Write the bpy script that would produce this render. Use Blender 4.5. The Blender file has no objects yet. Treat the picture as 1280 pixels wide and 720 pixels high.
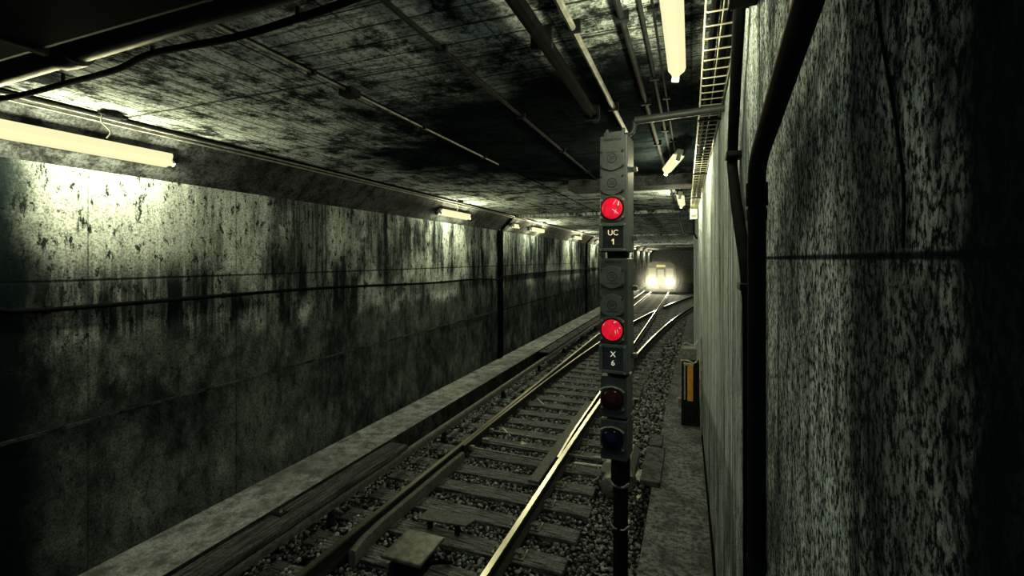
import bpy, math, random
from mathutils import Vector, Matrix
R = math.radians
random.seed(7)
S = bpy.context.scene
C = S.collection

# ------------------------------------------------------------------ camera, world, exposure
EYE = 2.80
cam = bpy.data.cameras.new('camera')
cam.sensor_width = 36.0
cam.lens = 580.0 / 1280.0 * 36.0
cam.shift_y = -36.0 / 1280.0
cam.clip_start = 0.02
cam.clip_end = 200
cam_o = bpy.data.objects.new('camera', cam)
C.objects.link(cam_o)
cam_o.location = (0, 0, EYE)
cam_o.rotation_euler = (R(90), 0, R(21.12))
S.camera = cam_o

world = bpy.data.worlds.new('world')
S.world = world
world.use_nodes = True
bg = world.node_tree.nodes['Background']
bg.inputs[0].default_value = (0.22, 0.52, 0.62, 1)      # dim teal fill added to colour the shadows, let in by the open end behind the camera
bg.inputs[1].default_value = 0.19

S.view_settings.view_transform = 'Standard'
S.view_settings.look = 'None'
S.view_settings.gamma = 1
S.view_settings.exposure = 0.0
S.view_settings.use_curve_mapping = False
S.cycles.max_bounces = 6
S.cycles.diffuse_bounces = 1
S.cycles.glossy_bounces = 3
S.cycles.sample_clamp_indirect = 4.0
S.cycles.caustics_reflective = False
S.cycles.caustics_refractive = False

LAMP_COL = (1.0, 0.925, 0.53)
P_LEFT = 85.0          # watts of one wall lamp
P_RIGHT = 32.0
P_TRAIN = 1500.0

# ------------------------------------------------------------------ materials
MATS = {}

def new_mat(name):
    m = bpy.data.materials.new(name)
    m.use_nodes = True
    nt = m.node_tree
    b = nt.nodes['Principled BSDF']
    MATS[name] = m
    return m, nt, b

class G:
    """small helper that writes shader graphs"""
    def __init__(s, nt):
        s.nt = nt
        s.co = nt.nodes.new('ShaderNodeTexCoord').outputs['Object']
    def map(s, scale, loc=(0, 0, 0), rot=(0, 0, 0), src=None):
        n = s.nt.nodes.new('ShaderNodeMapping')
        n.inputs['Scale'].default_value = scale
        n.inputs['Location'].default_value = loc
        n.inputs['Rotation'].default_value = rot
        s.nt.links.new(src or s.co, n.inputs['Vector'])
        return n.outputs[0]
    def noise(s, vec, scale, detail=6, rough=0.6, dist=0.0):
        n = s.nt.nodes.new('ShaderNodeTexNoise')
        n.inputs['Scale'].default_value = scale
        n.inputs['Detail'].default_value = detail
        n.inputs['Roughness'].default_value = rough
        n.inputs['Distortion'].default_value = dist
        s.nt.links.new(vec, n.inputs['Vector'])
        return n.outputs['Fac']
    def vor(s, vec, scale, feature='F1', rnd=1.0):
        n = s.nt.nodes.new('ShaderNodeTexVoronoi')
        n.feature = feature
        n.inputs['Scale'].default_value = scale
        n.inputs['Randomness'].default_value = rnd
        s.nt.links.new(vec, n.inputs['Vector'])
        return n.outputs['Distance']
    def ramp(s, fac, a, b, lo=0.0, hi=1.0):
        n = s.nt.nodes.new('ShaderNodeMapRange')
        n.inputs['From Min'].default_value = a
        n.inputs['From Max'].default_value = b
        n.inputs['To Min'].default_value = lo
        n.inputs['To Max'].default_value = hi
        n.clamp = True
        n.interpolation_type = 'SMOOTHSTEP'
        s.nt.links.new(fac, n.inputs['Value'])
        return n.outputs[0]
    def m(s, op, a, b=None, c=None):
        n = s.nt.nodes.new('ShaderNodeMath')
        n.operation = op
        for i, v in enumerate((a, b, c)):
            if v is None: continue
            if isinstance(v, (int, float)): n.inputs[i].default_value = v
            else: s.nt.links.new(v, n.inputs[i])
        return n.outputs[0]
    def sep(s, src=None):
        n = s.nt.nodes.new('ShaderNodeSeparateXYZ')
        s.nt.links.new(src or s.co, n.inputs[0])
        return n.outputs
    def mix(s, fac, a, b):
        n = s.nt.nodes.new('ShaderNodeMix')
        n.data_type = 'RGBA'
        if isinstance(fac, (int, float)): n.inputs['Factor'].default_value = fac
        else: s.nt.links.new(fac, n.inputs['Factor'])
        for k, v in ((6, a), (7, b)):
            if isinstance(v, tuple): n.inputs[k].default_value = (*v[:3], 1)
            else: s.nt.links.new(v, n.inputs[k])
        return n.outputs[2]
    def bump(s, h, bsdf, strength=0.4, dist=0.01):
        n = s.nt.nodes.new('ShaderNodeBump')
        n.inputs['Strength'].default_value = strength
        n.inputs['Distance'].default_value = dist
        s.nt.links.new(h, n.inputs['Height'])
        s.nt.links.new(n.outputs[0], bsdf.inputs['Normal'])
    def line(s, coord, period, width, offset=0.0):
        """1 away from the lines, 0 on them"""
        x = s.m('ADD', coord, offset)
        f = s.m('FRACT', s.m('DIVIDE', x, period))
        d = s.m('MULTIPLY', s.m('ABSOLUTE', s.m('SUBTRACT', f, 0.5)), period)   # distance from mid cell
        return s.ramp(d, period / 2 - width, period / 2, 1.0, 0.0)
    def at(s, coord, where, width):
        d = s.m('ABSOLUTE', s.m('SUBTRACT', coord, where))
        return s.ramp(d, width * 0.3, width, 0.0, 1.0)

def mat_wall_left():
    m, nt, b = new_mat('stained_concrete')
    g = G(nt)
    x, y, z = g.sep()
    gate = g.ramp(g.noise(g.map((1, 1, 0.55)), 0.95, 6, 0.62), 0.45, 0.61, 0.0, 1.0)
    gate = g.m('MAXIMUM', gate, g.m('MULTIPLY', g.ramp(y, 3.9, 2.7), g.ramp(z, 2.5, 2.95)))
    st1 = g.ramp(g.noise(g.map((1, 1, 0.10)), 4.0, 8, 0.72), 0.44, 0.56, 1.0, 0.0)
    st2 = g.ramp(g.noise(g.map((1, 1, 0.06), (3, 7, 1)), 15.0, 6, 0.68), 0.42, 0.55, 1.0, 0.0)
    streak = g.m('SUBTRACT', 1.0, g.m('MULTIPLY', g.m('MAXIMUM', st1, g.m('MULTIPLY', st2, .75)), g.m('SUBTRACT', 1.0, g.m('MULTIPLY', gate, .80))))
    spots = g.ramp(g.noise(g.map((1, 1, 0.45), (5, 2, 8)), 17.0, 9, 0.78), 0.395, 0.47, 0.06, 1.0)
    grain = g.ramp(g.noise(g.co, 70.0, 6, 0.75), 0.40, 0.56, 0.45, 1.0)
    pit = g.ramp(g.vor(g.map((1, 1, 1.5)), 7.0), 0.05, 0.11, 0.12, 1.0)
    wob = g.m('MULTIPLY', g.m('SUBTRACT', g.noise(g.co, 1.3, 6, 0.65), 0.5), 0.75)
    wob2 = g.m('MULTIPLY', g.m('SUBTRACT', g.noise(g.map((1, 1, .1)), 6, 4, 0.65), 0.5), 0.5)
    zz = g.m('ADD', g.m('ADD', z, wob), wob2)
    clean = g.ramp(zz, 1.90, 2.22, 0.14, 1.0)          # soot line half way up the wall
    wall_mark = g.ramp(g.noise(g.map((1, 1, .5), (2, 5, 9)), 3.0, 11, 0.80), 0.47, 0.66, 0.0, 1.0)
    salt = g.m('MULTIPLY', wall_mark, g.m('MULTIPLY', g.ramp(z, 0.35, 0.6), g.ramp(z, 1.0, 0.75)))
    patch = g.m('MULTIPLY', wall_mark, g.ramp(z, 1.5, 1.7))
    lowv = g.m('ADD', g.m('ADD', g.m('MULTIPLY', g.ramp(g.noise(g.map((1, 1, .6), (7, 7, 7)), 3.2, 10, .78), .40, .62), .17), g.m('MULTIPLY', salt, 0.24)), g.m('ADD', .03, g.m('MULTIPLY', patch, 0.26)))
    up = g.m('MULTIPLY', g.m('ADD', 0.05, g.m('MULTIPLY', streak, 0.95)), spots)
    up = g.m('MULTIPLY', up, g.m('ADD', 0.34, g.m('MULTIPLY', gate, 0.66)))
    v = g.m('ADD', g.m('MULTIPLY', clean, up), g.m('MULTIPLY', g.m('SUBTRACT', 1.0, clean), lowv))
    v = g.m('MULTIPLY', g.m('MULTIPLY', v, grain), pit)
    j = g.m('MULTIPLY', g.at(z, 2.63, 0.014), g.at(z, 1.50, 0.02))
    j2 = g.line(y, 1.3, 0.012, 0.35)
    v = g.m('MULTIPLY', v, g.m('MULTIPLY', g.m('ADD', 0.25, g.m('MULTIPLY', j, .75)), g.m('ADD', 0.55, g.m('MULTIPLY', j2, .45))))
    dark = g.ramp(g.m('ADD', y, g.m('MULTIPLY', wob, .8)), 1.80, 2.20, 0.02, 1.0)         # stain and edge vignette painted as one dark column by the near end
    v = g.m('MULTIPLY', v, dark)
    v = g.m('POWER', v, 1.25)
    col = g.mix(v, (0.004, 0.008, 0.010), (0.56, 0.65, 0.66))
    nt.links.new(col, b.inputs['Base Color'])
    b.inputs['Roughness'].default_value = 0.85
    b.inputs['Specular IOR Level'].default_value = 0.0
    g.bump(g.m('ADD', g.m('MULTIPLY', grain, .5), g.m('ADD', pit, j)), b, 0.5, 0.008)
    return m

def mat_wall_right():
    m, nt, b = new_mat('pitted_concrete')
    g = G(nt)
    x, y, z = g.sep()
    pits = g.ramp(g.noise(g.map((1, 1, 0.55)), 150.0, 8, 0.78), 0.44, 0.55, 0.02, 1.0)
    pits2 = g.ramp(g.noise(g.map((1, 1, 0.3), (4, 1, 2)), 30.0, 8, 0.78), 0.38, 0.54, 0.25, 1.0)
    streak = g.ramp(g.noise(g.map((1, 1, 0.03)), 9.0, 6, 0.66), 0.38, 0.55, 0.50, 1.0)
    blot = g.ramp(g.noise(g.map((1, 1, 0.7), (1, 2, 3)), 2.6, 7, 0.65), 0.40, 0.56, 0.30, 1.0)
    drip = g.ramp(g.noise(g.map((1, 1, 0.01), (8, 3, 0)), 45.0, 2, 0.5), 0.30, 0.38, 0.25, 1.0)
    v = g.m('MULTIPLY', g.m('MULTIPLY', pits, pits2), g.m('MULTIPLY', streak, blot))
    v = g.m('MULTIPLY', v, drip)
    near_dark = g.ramp(g.m('ADD', y, g.m('MULTIPLY', g.m('SUBTRACT', g.noise(g.map((1, 1, .6)), 9, 6, .7), .5), .22)), 0.385, 0.50, 0.02, 1.0)  # darker towards the near end, with a ragged edge
    v = g.m('MULTIPLY', v, near_dark)
    j = g.at(z, 2.803, 0.006)
    v = g.m('MULTIPLY', v, g.m('ADD', 0.1, g.m('MULTIPLY', j, .9)))
    fine = g.ramp(g.noise(g.map((1, 1, 0.035), (2, 9, 4)), 20.0, 8, 0.74), 0.42, 0.56, 0.10, 1.0)
    far = g.m('MULTIPLY', g.ramp(y, 1.3, 2.6), g.m('MULTIPLY', g.m('MULTIPLY', fine, g.m('ADD', .4, g.m('MULTIPLY', streak, .6))), 1.0))
    wall_mark = g.m('SUBTRACT', z, g.m('SUBTRACT', 2.14, g.m('MULTIPLY', y, .154)))     # wall is darker below this sloping line
    far = g.m('MULTIPLY', far, g.ramp(wall_mark, -.05, .03, .42, 1.0))
    v = g.m('POWER', g.m('MAXIMUM', v, g.m('MULTIPLY', far, g.m('ADD', .4, g.m('MULTIPLY', pits2, .6)))), 1.15)
    col = g.mix(v, (0.004, 0.008, 0.010), (0.60, 0.73, 0.78))
    nt.links.new(col, b.inputs['Base Color'])
    b.inputs['Roughness'].default_value = 0.8
    b.inputs['Specular IOR Level'].default_value = 0.0
    g.bump(g.m('ADD', pits, g.m('ADD', pits2, j)), b, 0.5, 0.004)
    return m

def mat_ceiling():
    m, nt, b = new_mat('board_marked_concrete')
    g = G(nt)
    x, y, z = g.sep()
    left = g.ramp(x, -2.08, -2.04, 1.0, 0.0)                # boards run along the tunnel left of the seam, across it on the right
    along = g.line(g.m('ADD', x, g.m('MULTIPLY', g.m('SUBTRACT', g.noise(g.co, 3, 3), .5), .012)), 0.165, 0.011)
    across = g.m('MULTIPLY', g.line(y, 0.15, 0.009), g.m('ADD', .45, g.m('MULTIPLY', g.line(x, 0.30, 0.009), .55)))
    boards = g.m('ADD', g.m('MULTIPLY', left, along), g.m('MULTIPLY', g.m('SUBTRACT', 1.0, left), across))
    fib_a = g.noise(g.map((14, 1.0, 1)), 2.2, 7, 0.7)
    fib_c = g.noise(g.map((1.0, 14, 1)), 2.2, 7, 0.7)
    fib = g.m('ADD', g.m('MULTIPLY', left, fib_a), g.m('MULTIPLY', g.m('SUBTRACT', 1.0, left), fib_c))
    fib = g.ramp(fib, 0.36, 0.50, 0.42, 1.0)
    blot = g.ramp(g.noise(g.co, 3.4, 10, 0.78), 0.40, 0.54, 0.10, 1.0)
    grain = g.ramp(g.noise(g.co, 45.0, 6, 0.78), 0.40, 0.54, 0.40, 1.0)
    seam = g.m('MULTIPLY', g.at(x, -2.06, 0.025), g.at(x, -1.22, 0.02))
    cross = g.line(g.m('ADD', y, g.m('MULTIPLY', g.m('SUBTRACT', g.noise(g.co, 5, 4), .5), .03)), 1.25, 0.022, 0.22)
    v = g.m('MULTIPLY', g.m('MULTIPLY', g.m('ADD', .08, g.m('MULTIPLY', boards, .92)), fib), g.m('MULTIPLY', blot, grain))
    v = g.m('MULTIPLY', v, g.m('MULTIPLY', g.m('ADD', .12, g.m('MULTIPLY', seam, .88)), g.m('ADD', .25, g.m('MULTIPLY', cross, .75))))
    # light falloff painted as a dark patch over the track where the lamps do not reach
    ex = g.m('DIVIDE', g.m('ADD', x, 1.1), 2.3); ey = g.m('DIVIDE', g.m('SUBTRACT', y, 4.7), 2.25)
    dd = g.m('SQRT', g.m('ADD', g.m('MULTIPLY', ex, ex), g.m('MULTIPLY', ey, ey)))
    falloff_shade = g.ramp(g.m('ADD', dd, g.m('MULTIPLY', g.m('SUBTRACT', g.noise(g.co, 1.1, 7, .7), .5), 1.3)), 0.70, 1.18, 0.06, 1.0)
    v = g.m('MULTIPLY', v, falloff_shade)
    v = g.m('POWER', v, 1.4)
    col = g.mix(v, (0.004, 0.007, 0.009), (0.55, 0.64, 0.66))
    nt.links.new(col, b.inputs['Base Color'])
    b.inputs['Roughness'].default_value = 0.85
    b.inputs['Specular IOR Level'].default_value = 0.0
    g.bump(g.m('ADD', boards, g.m('MULTIPLY', fib, .6)), b, 0.5, 0.008)
    return m

def mat_simple_concrete(name, lo, hi, scale=9.0, grain=60.0, tint=(.86, 1.0, 1.12)):
    m, nt, b = new_mat(name)
    g = G(nt)
    a = g.ramp(g.noise(g.co, scale, 8, 0.7), 0.34, 0.62, 0.0, 1.0)
    c = g.ramp(g.noise(g.co, grain, 8, 0.80), 0.41, 0.56, 0.35, 1.0)
    big = g.ramp(g.noise(g.co, scale * .2, 6, 0.65), 0.36, 0.58, 0.35, 1.0)
    v = g.m('MULTIPLY', g.m('MULTIPLY', a, c), big)
    col = g.mix(v, (lo * .9, lo, lo), tuple(hi * t for t in tint))
    nt.links.new(col, b.inputs['Base Color'])
    b.inputs['Roughness'].default_value = 0.85
    b.inputs['Specular IOR Level'].default_value = 0.02
    g.bump(g.m('ADD', c, a), b, 0.4, 0.005)
    return m

def mat_plain(name, col, rough=0.6, metal=0.0, var=0.35, scale=12.0, spec=0.5, emit=None, es=0.0, coat=0.0, bump=0.0):
    m, nt, b = new_mat(name)
    g = G(nt)
    n = g.ramp(g.noise(g.co, scale, 6, 0.7), 0.35, 0.65, 0.0, 1.0)
    lo = tuple(c * (1 - var) for c in col)
    hi = tuple(min(1, c * (1 + var)) for c in col)
    nt.links.new(g.mix(n, lo, hi), b.inputs['Base Color'])
    b.inputs['Roughness'].default_value = rough
    b.inputs['Metallic'].default_value = metal
    b.inputs['Specular IOR Level'].default_value = spec
    b.inputs['Coat Weight'].default_value = coat
    if emit:
        b.inputs['Emission Color'].default_value = (*emit, 1)
        b.inputs['Emission Strength'].default_value = es
    if bump: g.bump(n, b, bump, 0.004)
    return m

def mat_wood(name, lo, hi, grain=(1.2, 16, 16)):
    m, nt, b = new_mat(name)
    g = G(nt)
    f = g.ramp(g.noise(g.map(grain), 3.0, 8, 0.7), 0.34, 0.64, 0.0, 1.0)
    c = g.ramp(g.noise(g.co, 35, 6, .7), 0.36, 0.6, 0.45, 1.0)
    nt.links.new(g.mix(g.m('MULTIPLY', f, c), (lo * .85, lo, lo * 1.08), (hi * .87, hi, hi * 1.1)), b.inputs['Base Color'])
    b.inputs['Roughness'].default_value = 0.8
    b.inputs['Specular IOR Level'].default_value = 0.02
    g.bump(f, b, 0.5, 0.006)
    return m

def mat_red_lens():
    m, nt, b = new_mat('red_lens')
    g = G(nt)
    x, y, z = g.sep()
    ring = g.ramp(g.noise(g.co, 35, 3, .6), .35, .7, .75, 1.15)
    n = nt.nodes.new('ShaderNodeVectorMath'); n.operation = 'SCALE'
    n.inputs[0].default_value = (0.80, 0.006, 0.032)
    nt.links.new(ring, n.inputs['Scale'])
    b.inputs['Base Color'].default_value = (0.4, 0.01, 0.02, 1)
    nt.links.new(n.outputs[0], b.inputs['Emission Color'])
    b.inputs['Emission Strength'].default_value = 0.82
    b.inputs['Roughness'].default_value = 0.12
    b.inputs['Coat Weight'].default_value = 0.6
    return m

mat_wall_left(); mat_wall_right(); mat_ceiling()
mat_simple_concrete('chamfer_concrete', 0.008, 0.09, 5.0, 40.0)
mat_simple_concrete('curb_concrete', 0.10, 0.42, 6.0, 52.0)
mat_simple_concrete('walkway_concrete', 0.03, 0.26, 22.0, 110.0)
mat_simple_concrete('slab_concrete', 0.03, 0.14, 14.0, 60.0)
mat_simple_concrete('dark_concrete', 0.008, 0.07, 5.0, 50.0)
mat_simple_concrete('ballast_soil', 0.004, 0.03, 30.0, 90.0)
def mat_stone():
    m, nt, b = new_mat('ballast_stone')
    g = G(nt)
    gi = nt.nodes.new('ShaderNodeNewGeometry')
    rnd = gi.outputs['Random Per Island']
    c = g.ramp(g.noise(g.co, 90, 4, .7), 0.35, 0.65, 0.6, 1.0)
    v = g.m('MULTIPLY', g.m('POWER', rnd, 1.9), c)
    nt.links.new(g.mix(v, (0.008, 0.013, 0.016), (0.30, 0.36, 0.39)), b.inputs['Base Color'])
    b.inputs['Roughness'].default_value = 0.55
    b.inputs['Specular IOR Level'].default_value = 0.5
mat_stone()
mat_plain('rail_steel', (0.50, 0.49, 0.42), 0.28, 1.0, 0.04, 3)
mat_plain('rail_side', (0.014, 0.016, 0.017), 0.7, 0.0, 0.5, 25, spec=.15, bump=.2)
mat_plain('third_rail_steel', (0.09, 0.10, 0.10), 0.6, 0.3, 0.5, 22, bump=.3)
mat_plain('black_iron', (0.010, 0.013, 0.014), 0.8, 0.0, 0.4, 18, spec=.04, bump=.15)
mat_plain('fastener_iron', (0.15, 0.165, 0.165), 0.5, 0.2, 0.5, 40, bump=.3)
mat_plain('black_rubber', (0.0035, 0.0042, 0.005), 0.85, 0.0, 0.3, 18, spec=.01)
mat_plain('black_pipe', (0.007, 0.009, 0.010), 0.75, 0.0, 0.3, 10, spec=.02)
mat_plain('glossy_black', (0.006, 0.008, 0.009), 0.45, 0.0, 0.3, 10, spec=.14)
mat_plain('dark_joint', (0.002, 0.003, 0.003), 0.9, 0.0, 0.3, 10, spec=0.0)
mat_plain('conduit_grey', (0.11, 0.12, 0.115), 0.5, 0.2, 0.5, 14)
mat_plain('cable_grey', (0.20, 0.21, 0.19), 0.5, 0.0, 0.4, 14)
mat_plain('signal_grey', (0.058, 0.078, 0.086), 0.55, 0.0, 0.22, 9, bump=.05)
mat_plain('signal_dark', (0.035, 0.046, 0.050), 0.5, 0.0, 0.3, 9, bump=.05)
mat_plain('arm_paint', (0.022, 0.030, 0.033), 0.5, 0.0, 0.3, 9, spec=.3)
mat_plain('signal_edge', (0.26, 0.29, 0.28), 0.45, 0.2, 0.3, 14)
mat_plain('relief', (0.008, 0.010, 0.011), 0.6, 0.0, 0.2, 14)
mat_plain('bezel', (0.10, 0.10, 0.085), 0.45, 0.3, 0.3, 20)
mat_plain('indicator_glass', (0.022, 0.016, 0.012), 0.12, 0.0, 0.4, 30, coat=.4)
mat_plain('sign_letters', (0.6, 0.5, 0.3), 0.5, emit=(0.90, 0.76, 0.46), es=0.75)
mat_plain('sign_letters_white', (0.6, 0.55, 0.45), 0.5, emit=(0.86, 0.78, 0.62), es=0.62)
mat_red_lens()
mat_plain('lens_glint', (0, 0, 0), 0.9, spec=0, emit=(1.0, .55, .62), es=.85, var=.02)  # glow colour of the highlights painted on the red lenses
mat_plain('amber_lens_unlit', (0.030, 0.005, 0.002), 0.16, 0.0, 0.3, 30, spec=.25)
mat_plain('blue_lens_unlit', (0.004, 0.002, 0.030), 0.16, 0.0, 0.3, 30, spec=.25)
mat_plain('lamp_tube', (0.0, 0.0, 0.0), 0.9, spec=0.0, var=0.02, emit=(1.0, 0.94, 0.52), es=1.08)
mat_plain('lamp_reflector', (0.0, 0.0, 0.0), 0.9, spec=0.0, var=0.02, emit=(1.0, 0.94, 0.52), es=1.0)
mat_plain('lamp_housing', (0.30, 0.32, 0.31), 0.5, var=0.2)
mat_plain('tray_wire', (0.55, 0.53, 0.42), 0.35, 0.7, 0.2, 20)
mat_wood('sleeper_wood', 0.012, 0.24)
mat_wood('cover_wood', 0.015, 0.12, (16, 0.9, 16))
mat_plain('cover_plate', (0.075, 0.085, 0.083), 0.4, 0.3, 0.5, 14, bump=.2)
mat_plain('guard_steel', (0.055, 0.065, 0.066), 0.75, 0.0, 0.4, 20, bump=.3)
mat_plain('machine_paint', (0.15, 0.165, 0.165), 0.5, 0.2, 0.3, 14, bump=.1)
mat_plain('orange_paint', (0.62, 0.30, 0.02), 0.45, 0.0, 0.15, 9)
mat_plain('pale_steel', (0.40, 0.42, 0.39), 0.4, 0.5, 0.3, 18)
mat_plain('scrap_paper', (0.50, 0.50, 0.42), 0.8, 0.0, 0.3, 30)
mat_plain('train_paint', (0.13, 0.14, 0.12), 0.4, 0.0, 0.15, 3)
mat_plain('train_dark', (0.02, 0.024, 0.024), 0.3, 0.0, 0.3, 3)
mat_plain('train_window', (0.05, 0.05, 0.04), 0.1, emit=(1.0, 0.90, 0.52), es=0.30, var=.1)
mat_plain('train_sign', (0.3, 0.2, 0.05), 0.3, emit=(1.0, 0.80, 0.30), es=0.6, var=.1)
mat_plain('headlight', (0.9, 0.9, 0.8), 0.2, emit=(1.0, 0.95, 0.62), es=6.0, var=.02)

# ------------------------------------------------------------------ mesh helpers
class MB:
    def __init__(s):
        s.v = []; s.f = []; s.mi = []
    def add(s, vs, fs, mi=0):
        o = len(s.v)
        s.v += [tuple(p) for p in vs]
        s.f += [tuple(i + o for i in f) for f in fs]
        s.mi += [mi] * len(fs)
        return s
    def box(s, x0, x1, y0, y1, z0, z1, mi=0):
        return s.add([(x0, y0, z0), (x1, y0, z0), (x1, y1, z0), (x0, y1, z0), (x0, y0, z1), (x1, y0, z1), (x1, y1, z1), (x0, y1, z1)],
                     [(0, 3, 2, 1), (4, 5, 6, 7), (0, 1, 5, 4), (1, 2, 6, 5), (2, 3, 7, 6), (3, 0, 4, 7)], mi)
    def tube(s, pts, r, n=10, cap=True, mi=0):
        pts = [Vector(p) for p in pts]
        rs = r if isinstance(r, (list, tuple)) else [r] * len(pts)
        rings = []
        prev = None
        for i, p in enumerate(pts):
            t = (pts[min(i + 1, len(pts) - 1)] - pts[max(i - 1, 0)]).normalized()
            if prev is None:
                a = Vector((0, 0, 1)) if abs(t.z) < .9 else Vector((1, 0, 0))
                u = t.cross(a).normalized()
            else:
                u = (prev - t * prev.dot(t)).normalized()
            prev = u
            w = t.cross(u)
            rings.append([p + (u * math.cos(2 * math.pi * k / n) + w * math.sin(2 * math.pi * k / n)) * rs[i] for k in range(n)])
        vs = [q for ring in rings for q in ring]
        fs = []
        for i in range(len(pts) - 1):
            for k in range(n):
                a = i * n + k; b = i * n + (k + 1) % n
                fs.append((a, b, b + n, a + n))
        if cap:
            fs.append(tuple(range(n - 1, -1, -1)))
            fs.append(tuple(range((len(pts) - 1) * n, len(pts) * n)))
        return s.add(vs, fs, mi)
    def lathe(s, prof, n=24, axis='z', o=(0, 0, 0), mi=0):
        """prof: list of (radius, along)"""
        vs = []
        for r, h in prof:
            for k in range(n):
                a = 2 * math.pi * k / n
                c, d = r * math.cos(a), r * math.sin(a)
                p = {'z': (c, d, h), 'y': (d, h, c), 'x': (h, c, d)}[axis]
                vs.append((p[0] + o[0], p[1] + o[1], p[2] + o[2]))
        fs = []
        for i in range(len(prof) - 1):
            for k in range(n):
                a = i * n + k; b = i * n + (k + 1) % n
                fs.append((a, b, b + n, a + n))
        fs.append(tuple(range(n - 1, -1, -1)))
        fs.append(tuple(range((len(prof) - 1) * n, len(prof) * n)))
        return s.add(vs, fs, mi)
    def prism(s, poly, y0, y1, mi=0):
        """poly of (x, z) extruded along y"""
        n = len(poly)
        vs = [(x, y0, z) for x, z in poly] + [(x, y1, z) for x, z in poly]
        fs = [tuple(range(n)), tuple(range(2 * n - 1, n - 1, -1))]
        for k in range(n):
            j = (k + 1) % n
            fs.append((k, k + n, j + n, j))
        return s.add(vs, fs, mi)
    def sweep(s, prof, path, mi_fn=None, closed=True):
        """prof of (dx, dz) carried along path of (x, y, z): stays upright, turns with the path in plan"""
        n = len(prof)
        vs = []
        P = [Vector(p) for p in path]
        for i, p in enumerate(P):
            t = P[min(i + 1, len(P) - 1)] - P[max(i - 1, 0)]
            t.z = 0; t.normalize()
            side = Vector((t.y, -t.x, 0))
            for dx, dz in prof:
                q = p + side * dx
                vs.append((q.x, q.y, q.z + dz))
        o = len(s.v)
        s.v += vs
        m = n if closed else n - 1
        for i in range(len(P) - 1):
            for k in range(m):
                j = (k + 1) % n
                s.f.append((o + i * n + k, o + i * n + n + k, o + i * n + n + j, o + i * n + j))
                s.mi.append(mi_fn(k) if mi_fn else 0)
        if closed:
            s.f.append(tuple(o + k for k in range(n))); s.mi.append(0)
            s.f.append(tuple(o + (len(P) - 1) * n + k for k in range(n - 1, -1, -1))); s.mi.append(0)
        return s
    def build(s, name, mat, parent=None, smooth=False, bevel=0.0, loc=None):
        me = bpy.data.meshes.new(name)
        me.from_pydata(s.v, [], s.f)
        mats = mat if isinstance(mat, (list, tuple)) else [mat]
        for k in mats: me.materials.append(MATS[k])
        if len(mats) > 1:
            me.polygons.foreach_set('material_index', s.mi)
        me.update()
        import bmesh
        bm = bmesh.new(); bm.from_mesh(me)
        if len(s.f) < 200000: bmesh.ops.recalc_face_normals(bm, faces=bm.faces)
        bm.to_mesh(me); bm.free()
        if smooth:
            for p in me.polygons: p.use_smooth = True
            me.set_sharp_from_angle(angle=R(40))
        o = bpy.data.objects.new(name, me)
        C.objects.link(o)
        if parent: o.parent = parent
        if loc: o.location = loc
        if bevel:
            b = o.modifiers.new('bevel', 'BEVEL'); b.width = bevel; b.segments = 2; b.limit_method = 'ANGLE'
        return o

def tag(o, label, cat, group=None, kind=None):
    o['label'] = label; o['category'] = cat
    if group: o['group'] = group
    if kind: o['kind'] = kind
    return o

def thing(name, label, cat, loc=(0, 0, 0), rot=(0, 0, 0), group=None):
    o = bpy.data.objects.new(name, None)
    o.empty_display_size = 0.1
    C.objects.link(o)
    o.location = loc; o.rotation_euler = rot
    return tag(o, label, cat, group)

def struct(name, mb, mat, **k):
    o = mb.build(name, mat, **k)
    o['kind'] = 'structure'
    return o

def dup_tree(root, label=None):
    r = root.copy(); C.objects.link(r)
    if label: r['label'] = label
    for ch in root.children:
        c = ch.copy(); C.objects.link(c); c.parent = r
        c.matrix_parent_inverse = ch.matrix_parent_inverse.copy()
        for gch in ch.children:
            d = gch.copy(); C.objects.link(d); d.parent = c
    return r

def lerp_tab(tab, y):
    if y <= tab[0][0]: return tab[0][1]
    for (a, u), (b, w) in zip(tab, tab[1:]):
        if y <= b:
            t = (y - a) / (b - a)
            return u + (w - u) * t
    return tab[-1][1]

def smooth_path(pts, n=8):
    """Catmull-Rom through the points"""
    P = [Vector(p) for p in pts]
    P = [P[0] * 2 - P[1]] + P + [P[-1] * 2 - P[-2]]
    out = []
    for i in range(1, len(P) - 2):
        for k in range(n):
            t = k / n
            a, b, c, d = P[i - 1], P[i], P[i + 1], P[i + 2]
            out.append(0.5 * ((2 * b) + (c - a) * t + (2 * a - 5 * b + 4 * c - d) * t * t + (3 * b - a - 3 * c + d) * t ** 3))
    out.append(P[-2])
    return out

# ------------------------------------------------------------------ tunnel shell
WL = -4.52                                   # left wall plane
CEIL = 3.90
def wall_x(y):  return lerp_tab([(3, .178), (14, .065), (17, .085), (20, .20), (23.5, .52), (27, 1.1), (30, 1.5), (35, 2.25), (40, 3.1), (50, 5.2), (60, 8.0)], y)
def edge_x(y):  return lerp_tab([(8, -.37), (14, -.24), (17, -.19), (20, -.09), (23.5, .25), (27, .75), (30, 1.1), (35, 1.85), (40, 2.7), (50, 4.8), (60, 7.6)], y)
Y0, Y1 = -1.5, 60.0
ys = [Y0, 0, 1, 2, 3, 5, 8, 11, 14, 15.5, 17, 18.5, 20, 21.7, 23.5, 25, 27, 30, 35, 40, 50, 60]

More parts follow.
